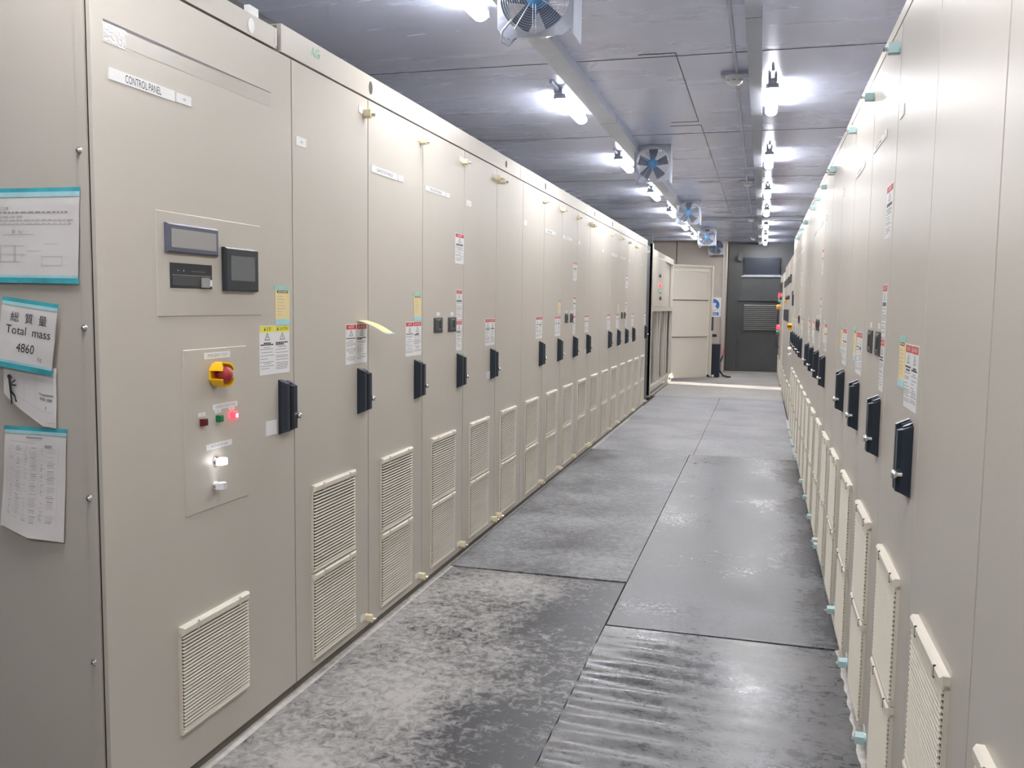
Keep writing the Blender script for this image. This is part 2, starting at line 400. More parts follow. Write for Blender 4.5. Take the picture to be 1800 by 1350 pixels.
def make_handle(parent, u, z):
    s = MB(); w, h = .08, .200
    s.prism([(0, 0), (w*.30, -.002), (w*.30, -.034), (w*.08, -.034), (0, -.012)], 2, 0, h, NAVY)
    s.prism([(w*.30, 0), (w*.52, 0), (w*.52, -.022), (w*.30, -.022)], 2, .006, h-.004, NAVY)
    s.prism([(w*.52, 0), (w, 0), (w, -.026), (w*.92, -.036), (w*.60, -.036), (w*.52, -.028)], 2, .002, h-.012, NAVY)
    s.cyl((w*.76, -.012, h-.012), (0, 0, 1), .012, .006, NAVY, 12)
    s.v = [(v[0], v[1], h/2+(v[2]-h/2)*(1+max(-.16, v[1]*5))) for v in s.v]        # ends slope in towards the front
    o = s.build('door_handle', parent); o.location = (u, 0, z)
    k = MB(); k.cyl((0, .004, 0), (0, -1, 0), .006, .014, CHROME, 12); k.lathe((0, -.008, 0), (0, -1, 0), [(.009, 0), (.0115, .003), (.0115, .011), (.007, .014)], CHROME, 16)
    ko = k.build('lock_knob', o); ko.location = (w*1.0, -.026, .062); tag(ko, 'chrome lock knob on the handle')
    return o
def make_clamp(parent, u, z, mt=CREAM, tagged=True):
    s = MB(); c = .015
    s.prism([(-c, -c*.7), (-c*.4, -c*1.3), (c*.9, -c*1.1), (c*1.1, c*.6), (c*.2, c*1.2), (-c*.9, c)], 1, -.034, -.001, mt)
    s.cyl((0, 0, 0), (0, -1, 0), .019, .006, mt, 12)
    if tagged: s.box(-.058, -.020, -.0016, -.0002, -.004, .024, WHITE)
    o = s.build('door_clamp', parent); o.location = (u, 0, z)
    k = MB(); k.cyl((.004, -.034, -.004), (.35, -1, -.1), .0065, .014, CHROME, 10)
    k.build('bolt', o); return o
def plate(parent, name, u0, u1, z0, z1, mt, t=.0015, label=None):
    s = MB(); s.box(0, u1-u0, -t, -.0001, 0, z1-z0, mt); o = s.build(name, parent); o.location = (u0, 0, z0)
    if label: tag(o, label)
    return o
def nameplate(parent, u0, u1, z0, z1, text, size=.018, t=.002, ink=INK, sx=.8):
    o = plate(parent, 'nameplate', u0, u1, z0, z1, WHITE, t)
    if text:
        s = MB(); s.text(text, size, (u1-u0)/2, -t-.0003, (z1-z0)/2, ink, sx=sx); s.build('lettering', o)
    return o
def triangle(s, cx, z0, w, h, y):
    t = w*.09
    A, B, C = Vector((cx-w/2, z0)), Vector((cx+w/2, z0)), Vector((cx, z0+h))
    G = (A+B+C)/3
    ins = [G+(p-G)*(1-2.6*t/w) for p in (A, B, C)]
    V = [(p.x, y, p.y) for p in (A, B, C)]+[(p.x, y, p.y) for p in ins]
    s.add(V, [(0, 1, 4, 3), (1, 2, 5, 4), (2, 0, 3, 5)], INK)
    b = [(0, .62), (.07, .62), (.02, .42), (.09, .42), (-.03, .12), (.0, .33), (-.07, .33)]
    s.add([(cx+p[0]*w, y, z0+p[1]*h) for p in b], [(0, 1, 2), (0, 2, 3, 5, 6), (3, 4, 5)], INK)
def label_column(s, x0, w, h, head, headmt, inkmt, seed, y=-.0006, tri=True, lines=True):
    r = random.Random(seed)
    s.box(x0+w*.04, x0+w*.97, y-.0003, y, h*.865, h*.980, headmt)
    s.text(head, h*.085, x0+w/2, y-.0006, h*.93, inkmt, sx=min(.9, w*.88/(h*.085*max(v[0] for v in glyphs(head)[0]))))
    if tri: triangle(s, x0+w/2, h*.70, w*.36, h*.155, y-.0003)
    if lines:
        z = h*.655
        while z > h*.10:
            L = r.choice((.85, .85, .6, .45, .75)); th = h*.013 if z < h*.6 else h*.026
            a = x0+w*.06 if r.random() < .6 else x0+w*(1-L)/2
            # broken line of print
            x = a
            while x < a+w*L-.004:
                ww = min(r.uniform(.004, .014), a+w*L-x); s.box(x, x+ww, y-.0003, y, z-th, z, INKG if th < h*.02 else INK); x += ww+.0018
            z -= h*r.choice((.032, .032, .05, .065))
def warning_label(parent, u0, z0, w, h, heads, headmt=RED, inkmt=INKW, seed=1, label=None, tri=True):
    o = plate(parent, 'warning_label', u0, u0+w, z0, z0+h, WHITE, .0006)
    s = MB(); n = len(heads)
    for i, hd in enumerate(heads): label_column(s, w*i/n, w/n, h, hd, headmt, inkmt, seed+i*7, tri=tri)
    s.build('lettering', o)
    tag(o, label or 'white label with red danger headings'); return o
def yellow_note(parent, u0, z0, w=.098, h=.108, seed=3):
    s = MB(); s.box(0, w, -.0022, -.0001, 0, h, NOTE)
    s.box(w*.12, w*.88, -.0028, -.0022, h*.89, h*.97, BREAK)
    for (a, b) in ((.18, .40), (.44, .82)): s.box(w*a, w*b, -.0031, -.0028, h*.915, h*.945, NOTE)
    r = random.Random(seed); z = h*.78
    while z > h*.1:
        s.box(w*.12, w*(.12+r.uniform(.3, .7)), -.0026, -.0022, z-.0012, z, INKG); z -= h*.10
    o = s.build('yellow_note', parent); o.location = (u0, 0, z0); tag(o, 'yellow paper note taped at both ends')
    t = MB(); t.box(-.006, w*1.0, -.0030, -.0002, h*.985, h+.014, TEAL3); t.build('tape', o)
    t = MB(); t.box(0, w*1.03, -.0030, -.0002, -.018, h*.02, TEAL2); t.build('tape', o)
    return o
def breaker(parent, u0, z0, w=.13, h=.08):
    s = MB(); s.box(0, w, -.004, 0, 0, h, BREAK); s.bbox(w*.12, w*.88, -.007, -.004, h*.10, h*.92, BREAK, .002); 
    s.box(w*.38, w*.62, -.0074, -.007, h*.83, h*.88, INKG)
    o = s.build('circuit_breaker', parent); o.location = (u0, 0, z0)
    k = MB(); k.box(w*.58, w*.72, -.011, -.007, h*.28, h*.80, DARKIN); k.box(w*.40, w*.78, -.0082, -.007, h*.24, h*.26, INKG); k.build('toggle', o); return o

def bay(kind, clampmt=CREAM, shift=0.0, vshift=0.0, right=False, numtxt='01', trim_h=.0):
    """one cabinet unit of the row; kind 1..5 = its place in a group of five"""
    root = empty('electrical_cabinet', (0, 0, 0))
    s = MB(); s.box(.0015, P-.0015, .021, .78, .0, DZ1+.006, PAINT); s.box(.002, P-.002, .012, .021, 0, DZ0-.004, PAINT_D)
    s.box(.0, P, .0185, .0212, DZ0-.006, DZ1+.004, VOID)
    s.build('body', root)
    d = MB(); d.bbox(.0032, P-.0032, 0, .02, DZ0, DZ1, PAINT, .0012); d.build('door', root)
    for z in (.437, .083): make_vent(root, .122+vshift, z)
    sh = -shift
    if kind != 5:
        make_handle(root, .538+sh, 1.02)
        make_clamp(root, P-.035+sh*.3, 2.305, clampmt); make_clamp(root, P-.030+sh*.3, .088, clampmt)
    else:
        make_clamp(root, .085, 2.300, clampmt, False); make_clamp(root, .08, .088, clampmt, False)
    if kind in (1, 2, 4):
        warning_label(root, .430+sh, 1.240, .205, .170, ('▲ 危 険', '▲ DANGER'), seed=kind)
    if right and kind in (1, 2, 4): yellow_note(root, .325+sh, 1.305)
    if not right and kind == 2: yellow_note(root, .533+sh, 1.432)
    if kind == 1: nameplate(root, .030, .104, 2.073, 2.107, '-U%s' % numtxt, .012)
    if kind == 2:
        nameplate(root, .035, .318, 2.072, 2.102, 'CAPACITOR PANEL%s' % numtxt, .021, sx=.9); nameplate(root, .328, .392, 2.074, 2.100, '-C1', .012)
    if kind == 3:
        nameplate(root, .035, .330, 2.075, 2.099, 'MAIN CIRCUIT PANEL%s' % numtxt, .019, sx=.85); nameplate(root, .340, .398, 2.075, 2.099, '-Q1', .011)
        warning_label(root, .497+sh*.6, 1.728, .15, .170, ('▲ DANGER',), seed=30, label='tall white label with red heading and lightning triangle')
        warning_label(root, .524+sh*.6, 1.411, .098, .170, ('▲ 危 険',), seed=31); warning_label(root, .524+sh*.6, 1.236, .098, .170, ('▲ DANGER',), seed=33)
        for u in (.163, .386):
            breaker(root, u+sh*.3, 1.345); plate(root, 'nameplate', u+.040+sh*.3, u+.088+sh*.3, 1.435, 1.454, WHITE)
    if kind == 4:
        nameplate(root, .040, .124, 2.069, 2.101, '-U4', .012); plate(root, 'inspection_tag', .463+sh, .545+sh, 1.024, 1.074, WHITE)
    return root

ordn = ['first', 'second', 'third', 'fourth', 'fifth', 'sixth', 'seventh', 'eighth', 'ninth', 'tenth', 'eleventh', 'twelfth', 'thirteenth', 'fourteenth', 'fifteenth', 'sixteenth', 'seventeenth']
looks = {1: 'with double danger label', 2: 'with yellow note', 3: 'with two dark breakers', 4: 'with double danger label', 5: 'without handle'}
rlooks = dict(looks); rlooks[1] = rlooks[2] = rlooks[4] = 'with yellow note'
GL, GR = 'grey cabinets of the left row', 'grey cabinets of the right row'
LY = 2.960
protoL = {k: bay(k) for k in range(1, 6)}
for k in range(1, 17):
    kd = (k-1) % 5+1
    o = protoL[kd] if k <= 5 else dup(protoL[kd])
    o.location = (XL, LY+P*(k-1), 0); o.rotation_euler = (0, 0, math.pi/2)
    tag(o, 'grey left-row cabinet, %s after the control panel, %s' % (ordn[k-1], 'under a peeled yellow note' if k == 1 else looks[kd]), 'cabinet', GL)
    if k == 1: first_left = o
RY = 11.456
protoR = {k: bay(k, AQUA if k != 4 else PALE, shift=.045, vshift=-.0, right=True, numtxt='02') for k in range(1, 6)}
for k in range(1, 19):
    kd = (k-1) % 5+1
    o = protoR[kd] if k <= 5 else dup(protoR[kd])
    o.location = (XR, RY-P*(k-1), 0); o.rotation_euler = (0, 0, -math.pi/2)
    pos = '%s from the near end' % ordn[17-k-(1 if k < 18 else 0)] if 9 < k < 18 else ('%s before its far control panel' % ordn[k-1] if k < 18 else 'beside the viewpoint')
    tag(o, 'grey right-row cabinet, %s, %s' % (pos, rlooks[kd]), 'cabinet', GR)

# top rails over the rows
def top_rail(y0, y1, z0, z1, side, label, holes=(), mt=PAINT):
    x = XL if side < 0 else XR
    root = empty('top_rail', (x, y0, 0), 0, label, 'rail', 'rails on top of the cabinet rows')
    s = MB(); L = y1-y0
    # outline face with real holes is overkill: plate + recessed dark slots
    a, b = (x-.018-x, 0) if side < 0 else (0, .018)
    s.box(a, b, .002, L-.002, z0, z1, mt)
    if side < 0: s.box(-.06, -.018, .002, L-.002, z1-.004, z1, mt)
    else: s.box(.018, .06, .002, L-.002, z1-.004, z1, mt)
    s.build('rail', root)
    for (y, z, w, h, m2) in holes:
        k = MB(); sx = .0012 if side < 0 else -.0012
        pts = [(y-y0+w/2*math.cos(2*math.pi*i/20), z+h/2*math.sin(2*math.pi*i/20)) for i in range(20)]
        k.prism(pts, 0, 0, sx, m2); k.build('lifting_hole', root)
    return root
for i, (a, b) in enumerate(((2.89, 6.132), (6.136, 9.39), (9.394, 12.64), (12.644, 13.376))):
    hs = [(a+.75, 2.428, .035, .055, DARKIN), (b-.36, 2.428, .035, .045, DARKIN)] if b-a > 1 else []
    o = top_rail(a, b, DZ1+.008, 2.477, -1, 'long painted rail on top of the left row, %s from the camera' % ordn[i], hs)
    if i == 0:
        k = MB(); k.text('AG', .05, 0, 0, 0, GREEN); kk = k.build('lettering', o); kk.location = (.001, .25, 2.442); kk.rotation_euler = (0, 0, math.pi/2)
        tag(kk, 'faint green marker letters')
for i, (a, b) in enumerate(((-.22, 1.76), (1.77, 5.02), (5.03, 8.27), (8.28, 11.45), (11.46, 12.44))):
    top_rail(a, b, DZ1+.006, 2.415, 1, 'narrow painted rail on top of the right row, %s from the camera' % ordn[i])

# ------------------------------------------------------------------ control cabinets
def screen(parent, name, u0, u1, z0, z1, bez, scr, t=.012, border=.016, bot=None):
    s = MB(); s.bbox(0, u1-u0, -t, 0, 0, z1-z0, bez, .005)
    o = s.build(name, parent); o.location = (u0, 0, z0)
    b = bot or border
    k = MB(); k.box(border, u1-u0-border, -t-.0006, -t+.002, b, z1-z0-border, scr)
    k.box(border-.003, u1-u0-border+.003, -t-.0003, -t, b-.003, z1-z0-border+.003, bez)
    k.build('display', o); return o
def indicator(parent, u, z, mt, core=None, lab=None, s_=.022):
    s = MB(); s.bbox(-s_/2, s_/2, -.020, 0, -s_/2, s_/2, mt, .003)
    if core: s.box(-s_*.25, s_*.28, -.0206, -.019, -s_*.28, s_*.28, core)
    o = s.build('indicator_lamp', parent); o.location = (u, 0, z)
    if lab: tag(o, lab)
    return o
def selector(parent, u, z, mt, lab):
    s = MB(); s.lathe((0, 0, 0), (0, -1, 0), [(.017, 0), (.017, .010), (.013, .014), (.013, .018)], CHROME)
    s.prism([(-.020, -.018), (-.020, -.030), (-.008, -.040), (.010, -.040), (.016, -.030), (.016, -.018)], 2, -.010, .010, mt)
    o = s.build('selector_knob', parent); o.location = (u, 0, z); tag(o, lab)
    k = MB(); k.box(-.022, .022, -.0015, 0, .020, .036, PAINT); k.text('OFF ON', .010, 0, -.0018, .028, INKG); k.build('nameplate', o)
    return o
def emergency_stop(parent, u, z):
    s = MB(); oc = [(.034*math.cos(a), .038*math.sin(a)) for a in [math.radians(22.5+45*i) for i in range(8)]]
    s.prism(oc, 1, -.010, 0, EYEL)
    for sg in (1, -1):                              # upper and lower lips, scooped in front
        n = 18; A = []; B = []
        for i in range(n+1):
            th = math.radians(20+140*i/n)*sg; cx = math.cos(th); dz = math.sin(th)
            dep = -.054+.020*math.exp(-((cx+.15)/.42)**2)
            A.append((.036*cx, .040*dz, dep)); B.append((.031*cx, .035*dz, dep))
        v = [(a[0], -.009, a[1]) for a in A]+[(a[0], a[2], a[1]) for a in A]+[(b[0], -.009, b[1]) for b in B]+[(b[0], b[2], b[1]) for b in B]
        m_ = n+1; fs = []
        for i in range(n):
            fs += [(i, i+1, m_+i+1, m_+i), (m_+i, m_+i+1, 3*m_+i+1, 3*m_+i), (2*m_+i+1, 2*m_+i, 3*m_+i, 3*m_+i+1)]
        fs += [(0, m_, 3*m_, 2*m_), (n, 2*m_+n, 3*m_+n, m_+n)]
        s.add(v, fs, EYEL, False)
    o = s.build('emergency_stop', parent); o.location = (u, 0, z); tag(o, 'yellow shrouded emergency stop with red mushroom button')
    k = MB(); k.lathe((0, -.008, 0), (0, -1, 0), [(.011, 0), (.011, .018), (.024, .022), (.0265, .030), (.0255, .040), (.020, .049), (.010, .054), (.002, .0555)], ERED)
    k.build('push_button', o); return o

def control_cabinet(full=True):
    Wd = LY-1.952 if full else 1.0
    root = empty('control_cabinet', (0, 0, 0))
    s = MB(); D = .85
    s.box(0, .016, .020, D, 0, DZ1+.006, PAINT)             # near side sheet
    s.box(.016, Wd-.002, .024, D, 0, DZ1+.006, PAINT)
    s.box(.016, Wd-.002, .012, .024, 0, DZ0-.004, PAINT_D)
    s.box(.005, Wd, .012, .0245, DZ0-.005, DZ1+.004, VOID)
    s.box(-.003, .0, .020, .046, 0, DZ1+.006, PAINT)        # corner post lip
    s.build('body', root)
    d = MB(); d.bbox(.001, Wd-.003, 0, .013, DZ0, DZ1, PAINT, .0012); d.build('door', root)
    make_vent(root, .300, .172, .368, .340, 27)
    make_handle(root, .895, 1.02)
    # upper instrument panel
    ip = MB(); ip.bbox(0, .548, -.003, 0, 0, .303, PAINT, .0015); pnl = ip.build('instrument_panel', root); pnl.location = (.236, 0, 1.453)
    for (a, b) in ((.27, .522), ): screen(root, 'touch_screen', a, b, 1.638, 1.724, BEZEL, SCREEN, .016, .016)
    screen(root, 'operator_terminal', .553, .745, 1.532, 1.672, BEZEL_D, SCREEN_D, .020, .026, .034)
    sl = MB(); sl.box(-.006, .212, -.0042, -.003, -.006, .080, PAINT); sl.box(0, .206, -.005, -.003, 0, .074, BEZEL_D)
    sl.box(.01, .145, -.0062, -.005, .008, .036, BREAK); sl.box(.01, .20, -.0058, -.005, .038, .0395, INKG)
    for u in (.035, .062): sl.cyl((u, -.005, .052), (0, -1, 0), .0025, .002, CHROME, 8)
    sl.box(.10, .17, -.0056, -.005, .050, .053, BEZEL); sl.box(.15, .18, -.016, -.005, .004, .034, SCREEN); sl.box(.18, .193, -.014, -.005, .008, .028, WHITE)
    so = sl.build('plc_module', root); so.location = (.291, 0, 1.536); tag(so, 'dark recessed controller module with a plugged card')
    # lower push button plate
    bp = MB(); bp.bbox(0, .340, -.003, 0, 0, .510, PAINT, .0015); bo = bp.build('button_plate', root); bo.location = (.347, 0, .841)
    def lettered(u0, u1, z0, z1, t, size, sx=.8):
        o = nameplate(root, u0, u1, z0, z1, t, size, .0045, INKG, sx); return o
    lettered(.450, .590, 1.318, 1.338, 'EMERGENCY STOP', .015, .85)
    emergency_stop(root, .505, 1.268)
    lettered(.492, .628, 1.154, 1.171, 'CONTROL/CIRCUIT MODE', .012, .78)
    for (u, z) in ((.432, 1.149), (.517, 1.151), (.592, 1.1525)): lettered(u-.016, u+.018, z-.008, z+.004, 'ON', .007)
    indicator(root, .434, 1.123, LRED, None, 'dark red unlit indicator lamp'); indicator(root, .518, 1.125, LGRN, None, 'green indicator lamp'); indicator(root, .600, 1.126, LON, LONC, 'brightly lit red indicator lamp')
    lettered(.453, .593, 1.030, 1.048, 'SPACE HEATER MODE', .012, .78)
    selector(root, .502, .990, KNOBL, 'glowing white selector knob'); selector(root, .498, .912, KNOBW, 'white selector knob, unlit')
    nameplate(root, .062, .334, 2.075, 2.106, 'CONTROL PANEL', .030, sx=.62); nameplate(root, .342, .412, 2.077, 2.105, '-U5', .011)
    warning_label(root, .773, 1.243, .204, .173, ('▲ 注 意', '▲ CAUTION'), YEL, INK, 11, 'white label with yellow caution headings')
    yellow_note(root, .879, 1.435)
    k = MB(); k.box(.13, .865, -.0006, -.0001, 2.172, 2.214, FILM); k.box(.045, .13, -.0012, -.0001, 2.166, 2.216, FILMC)
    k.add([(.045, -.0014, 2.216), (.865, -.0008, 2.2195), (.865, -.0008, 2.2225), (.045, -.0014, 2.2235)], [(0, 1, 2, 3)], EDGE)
    tag(k.build('clear_tape', root), 'strip of clear tape, crinkled and shiny at its left end')
    plate(root, 'inspection_tag', .808, .881, 1.026, 1.078, WHITE)
    return root, Wd
cc, CW = control_cabinet()
cc.location = (XL, 1.952, 0); cc.rotation_euler = (0, 0, math.pi/2)
tag(cc, 'wide grey control panel cabinet with emergency stop and screens, nearest on the left', 'cabinet')
for i, z in enumerate((1.881, 1.424, .970, .518)):
    k = MB(); k.lathe((0, 0, 0), (0, -1, 0), [(.010, 0), (.010, .003), (.006, .004), (.0055, .010), (.002, .011)], CHROME, 12)
    b = k.build('side_screw', cc)
    # the screws sit on the side sheet (local x = 0 faces the camera)
    b.rotation_euler = (0, 0, -math.pi/2); b.location = (0, .042, z)
o = top_rail(1.955, 2.86, DZ1+.008, 2.450, -1, 'short painted rail on top of the control panel cabinet', [(2.70, 2.412, .038, .050, WHITE)])
k = MB(); k.box(-.02, 0, .735, .79, 2.450, 2.478, WHITE); k.build('white_clip', o)
k = MB(); k.box(-.025, .001, .897, .905, 2.39, 2.45, WHITE); k.build('white_clip', o)
# far right: turned copy of the control cabinet
c2 = dup(cc); c2.location = (XR, RY+.008+CW, 0); c2.rotation_euler = (0, 0, -math.pi/2)
tag(c2, 'grey control panel cabinet with yellow stop guard at the far end of the right row', 'cabinet')

# yellow note curling off the first left cabinet
def curl_note():
    s = MB(); n = 14; v = []
    for i in range(n+1):
        t = i/n
        yy = 3.495+.015*t; xx = XL+.003+.118*t; zz = 1.424-.030*t*t-.022*t
        for j, w in enumerate((0, .092)): v.append((xx, yy+w, zz))
    for k in range(2): v += [(p[0], p[1], p[2]-.0008) for p in v[:2*(n+1)]] if k == 0 else []
    N2 = 2*(n+1)
    fs = [(2*i, 2*i+1, 2*i+3, 2*i+2) for i in range(n)]+[(N2+2*i, N2+2*i+2, N2+2*i+3, N2+2*i+1) for i in range(n)]
    fs += [(2*i, 2*i+2, N2+2*i+2, N2+2*i) for i in range(n)]+[(2*i+1, N2+2*i+1, N2+2*i+3, 2*i+3) for i in range(n)]+[(2*n, 2*n+1, N2+2*n+1, N2+2*n)]
    s.add(v, fs[:-1], NOTE, True); s.add(v, [fs[-1]], NOTE)
    e = v[2*n]; e2 = v[2*n+1]
    s.add([(e[0]-.02, e[1], e[2]+.0062), (e2[0]-.02, e2[1], e2[2]+.0062), (e2[0]+.014, e2[1], e2[2]-.004), (e[0]+.014, e[1], e[2]-.004)], [(0, 1, 2, 3), (3, 2, 1, 0)], TEAL2)
    o = s.build('paper_note'); tag(o, 'yellow paper note sticking out, peeled off below, over the first danger label', 'note')
curl_note()

# ------------------------------------------------------------------ papers taped to the side of the control cabinet (plane y = 1.952)
PY = 1.9475
def sheet(name, corners, label, tapes=(), bulge=.006, cut=None, letters=None, nx=16, ny=20, seed=0, off=0, cat='paper sheet', amp=1.0):
    """corners: TL, TR, BL, BR as (x,z) on the side face; local grid gets a soft curl"""
    TL, TR, BL, BR = [Vector(c) for c in corners]
    def pos(u, v):                       # v: 0 top .. 1 bottom
        if cut: v = v*cut(u)
        p = (TL*(1-u)+TR*u)*(1-v)+(BL*(1-u)+BR*u)*v
        d = off+.0015+bulge*amp*(.25*v+.75*v*v)*(.6+.6*math.sin(3.1*u+seed))+.0018*(1+noise.noise(Vector((u*3+seed, v*3, 2))))*min(1, 6*v)
        return Vector((p.x, PY-d, p.y))
    s = MB(); v = [pos(i/nx, j/ny) for j in range(ny+1) for i in range(nx+1)]
    v2 = [p+Vector((0, .0008, 0)) for p in v]
    fs = [(j*(nx+1)+i, (j+1)*(nx+1)+i, (j+1)*(nx+1)+i+1, j*(nx+1)+i+1) for j in range(ny) for i in range(nx)]
    s.add(v, fs, PAPER, True); s.add(v2, [f[::-1] for f in fs], PAPER, True)
    o = s.build(name); tag(o, label, cat, 'papers taped on the side of the control cabinet')
    for (va, vb, mt, ext) in tapes:
        t = MB(); w = []
        for vv in (va, vb):
            for i in range(nx+1):
                u = -ext+(1+2*ext)*i/nx; p = pos(min(1, max(0, u)), min(1, max(0, vv)))
                a = TL*(1-u)+TR*u; b = BL*(1-u)+BR*u; q = a*(1-vv)+b*vv
                w.append((q.x, p.y-.0012, q.y))
        t.add(w, [(i, nx+1+i, nx+2+i, i+1) for i in range(nx)], mt, True); t.build('tape', o)
    if letters:
        t = MB()
        def put(body, size, u, v, mt=INK, sx=1):
            vs, f = glyphs(body); ww = max(q[0] for q in vs); h0 = min(q[1] for q in vs); h1 = max(q[1] for q in vs)
            Wm = (TR-TL).length; Hm = (BL-TL).length
            t.add([tuple(pos(u+(q[0]-ww/2)*size*sx/Wm, v-(q[1]-(h0+h1)/2)*size/Hm)+Vector((0, -.0009, 0))) for q in vs], f, mt)
        def bar(u0, u1, v0, v1, mt=INKG):
            n = max(1, int((u1-u0)/.06)); 
            for i in range(n):
                a = u0+(u1-u0)*i/n; b = u0+(u1-u0)*(i+1)/n
                t.add([tuple(pos(*q)+Vector((0, -.0009, 0))) for q in ((a, v0), (a, v1), (b, v1), (b, v0))], [(0, 1, 2, 3)], mt)
        letters(put, bar); t.build('lettering', o)
    return o
PG = mat('pale_print', (.55, .53, .52), .7)
def L1(put, bar):
    r = random.Random(4)
    put('ご注意', .010, .13+.30, .21, INKG)
    for k, (v, L, mt) in enumerate(((.245, .55, INKG), (.29, .2, PG), (.33, .55, PG), (.37, .58, PG))):
        x = .36
        while x < .36+L:
            w = r.uniform(.012, .05); bar(x, x+w, v, v+.016, mt); x += w+.012
    put('図1  Fig.1', .010, .53, .47, INKG); bar(.42, .66, .497, .501)
    for (a, b, c, d) in ((.36, .58, .62, .62), (.38, .60, .72, .72), (.38, .40, .62, .80), (.50, .52, .62, .80), (.60, .72, .68, .68), (.72, .88, .74, .74), (.72, .88, .84, .84), (.72, .725, .74, .84), (.875, .88, .74, .84), (.74, .84, .60, .60), (.40, .56, .80, .80)):
        bar(a, b, c, d+.006, PG)
sheet('notice_paper', [(-2.13, 1.787), (-1.709, 1.785), (-2.13, 1.553), (-1.722, 1.550)], 'white instruction sheet with line drawing, topmost paper taped on the cabinet side',
      [(-.015, .03, TEAL, .005), (.03, .085, TEAL2, .0), (.955, .985, TEAL2, 0), (.985, 1.045, TEAL, .01)], .003, None, L1, seed=1, amp=.6)
def L2(put, bar):
    put('総  質  量', .0290, .51, .255, INK, 1.0); put('Total  mass', .0325, .52, .455, INK, .95); put('4860', .034, .50, .715, INK, .85); put('kg', .016, .77, .85, INKG)
sheet('mass_notice', [(-1.955, 1.500), (-1.778, 1.480), (-1.984, 1.330), (-1.805, 1.306)], 'white paper reading Total mass 4860 kg, tilted, taped below the instruction sheet',
      [(-.03, .03, TEAL, .01), (.03, .085, TEAL2, 0), (.94, .98, TEAL2, 0), (.98, 1.06, TEAL, .02)], .004, None, L2, off=.012, seed=2, amp=.6)
def L3(put, bar):
    pass
def man(o):
    pass
def cut3(u): return 1.0 if u > .75 else (.55+.45*(u/.75)**.8)
p3 = sheet('pictogram_paper', [(-1.972, 1.335), (-1.800, 1.315), (-1.972, 1.17), (-1.803, 1.155)], 'white paper with black stick figure hanging under the total mass notice', [], .004, cut3,
      lambda put, bar: (bar(.40, .405, .12, .70, PG), bar(.62, .625, .12, .70, PG), bar(.68, .95, .46, .485, INKG), bar(.70, .80, .53, .57, INKG), bar(.83, .93, .53, .57, INKG), bar(.25, .95, .75, .754, INKG), bar(.80, .81, .66, .72, INK), bar(.82, .99, .92, .93, PG)), off=.002, seed=.3, amp=.7)
t = MB()
def seg(a, b, w):
    a = Vector(a); b = Vector(b); d = (b-a).normalized(); n = Vector((-d.y, d.x))*w
    t.add([(q.x, PY-.0145, q.y) for q in (a+n, a-n, b-n, b+n)], [(0, 1, 2, 3)], INK)
t.cyl((-1.9445, PY-.0135, 1.290), (0, -1, 0), .0062, .0012, INK, 16)
for a, b, w in (((-1.944, 1.286), (-1.940, 1.248), .0040), ((-1.938, 1.272), (-1.924, 1.282), .0020), ((-1.938, 1.268), (-1.922, 1.267), .0020), ((-1.941, 1.250), (-1.939, 1.216), .0028), ((-1.939, 1.250), (-1.928, 1.238), .0028), ((-1.928, 1.238), (-1.925, 1.224), .0022), ((-1.927, 1.224), (-1.921, 1.224), .0016)):
    seg(a, b, w)
tag(t.build('stick_figure', p3), 'black walking stick figure')
def L4(put, bar):
    r = random.Random(9)
    bar(.36, .62, .075, .088, INKG); bar(.38, .62, .10, .106, PG); bar(.10, .5, .125, .13, PG); bar(.66, .78, .14, .16, INKG)
    for i in range(38):
        v = .17+i*.0185
        for (a, b) in ((.10, .16), (.20, .30), (.33, .40), (.44, .56), (.60, .66), (.70, .84)):
            if r.random() < .8: bar(a+r.uniform(0, .02), b-r.uniform(0, .04), v, v+.006, INKG if r.random() < .25 else PG)
    for a in (.08, .18, .32, .43, .58, .68, .88): bar(a, a+.003, .16, .87, PG)
sheet('record_paper', [(-1.976, 1.150), (-1.775, 1.149), (-1.994, .855), (-1.792, .845)], 'creased white record sheet full of small columns, lowest paper on the cabinet side',
      [(-.015, .02, TEAL, .02), (.02, .05, TEAL2, .0)], .012, lambda u: .92+.08*min(1, max(0, (u-.05)/.4)), L4, seed=.8)

# ================================================================== CEILING FITTINGS
def trunk(name, x0, x1, ya, yb, z0, label):
    s = MB(); s.box(x0, x1, ya, yb, z0, CEIL, DUCT)
    y = ya+2.4
    while y < yb: s.box(x0-.001, x1+.001, y, y+.004, z0-.001, CEIL, DARKIN); y += 2.4
    return tag(s.build(name), label, 'trunking', 'ceiling cable trunking')
trunk('cable_trunking', -1.300, -1.175, -2.4, 20.9, 2.952, 'long grey cable trunking beside the left ceiling lights')
trunk('cable_trunking', -.135, -.055, -2.4, 21.6, 2.962, 'long grey cable trunking beside the right ceiling lights')
for i, (a, b, xa, xb) in enumerate(((-2.4, 6.04, -.205, -.215), (6.16, 11.09, -.215, -.23), (11.21, 15.64, -.228, -.228), (15.76, 19.94, -.228, -.228))):
    s = MB(); s.tube([(xa, a, CEIL-.012), (xb, b, CEIL-.012)], .0105, DUCT, 10)
    tag(s.build('conduit_pipe'), 'thin ceiling conduit running up to the %s smoke detector' % ('nearest', 'second', 'third', 'farthest')[i], 'conduit', 'conduit lengths between the smoke detectors')
s = MB(); s.tube([(-.05, 15.62, CEIL-.02), (WALL_R, 15.62, CEIL-.02)], .010, GALV, 8); tag(s.build('conduit_pipe'), 'thin conduit pipe crossing the ceiling to the right wall, nearer of two', 'conduit')
s = MB(); s.tube([(-.05, 15.92, CEIL-.02), (WALL_R, 15.92, CEIL-.02)], .010, GALV, 8); tag(s.build('conduit_pipe'), 'thin conduit pipe crossing the ceiling to the right wall, farther of two', 'conduit')
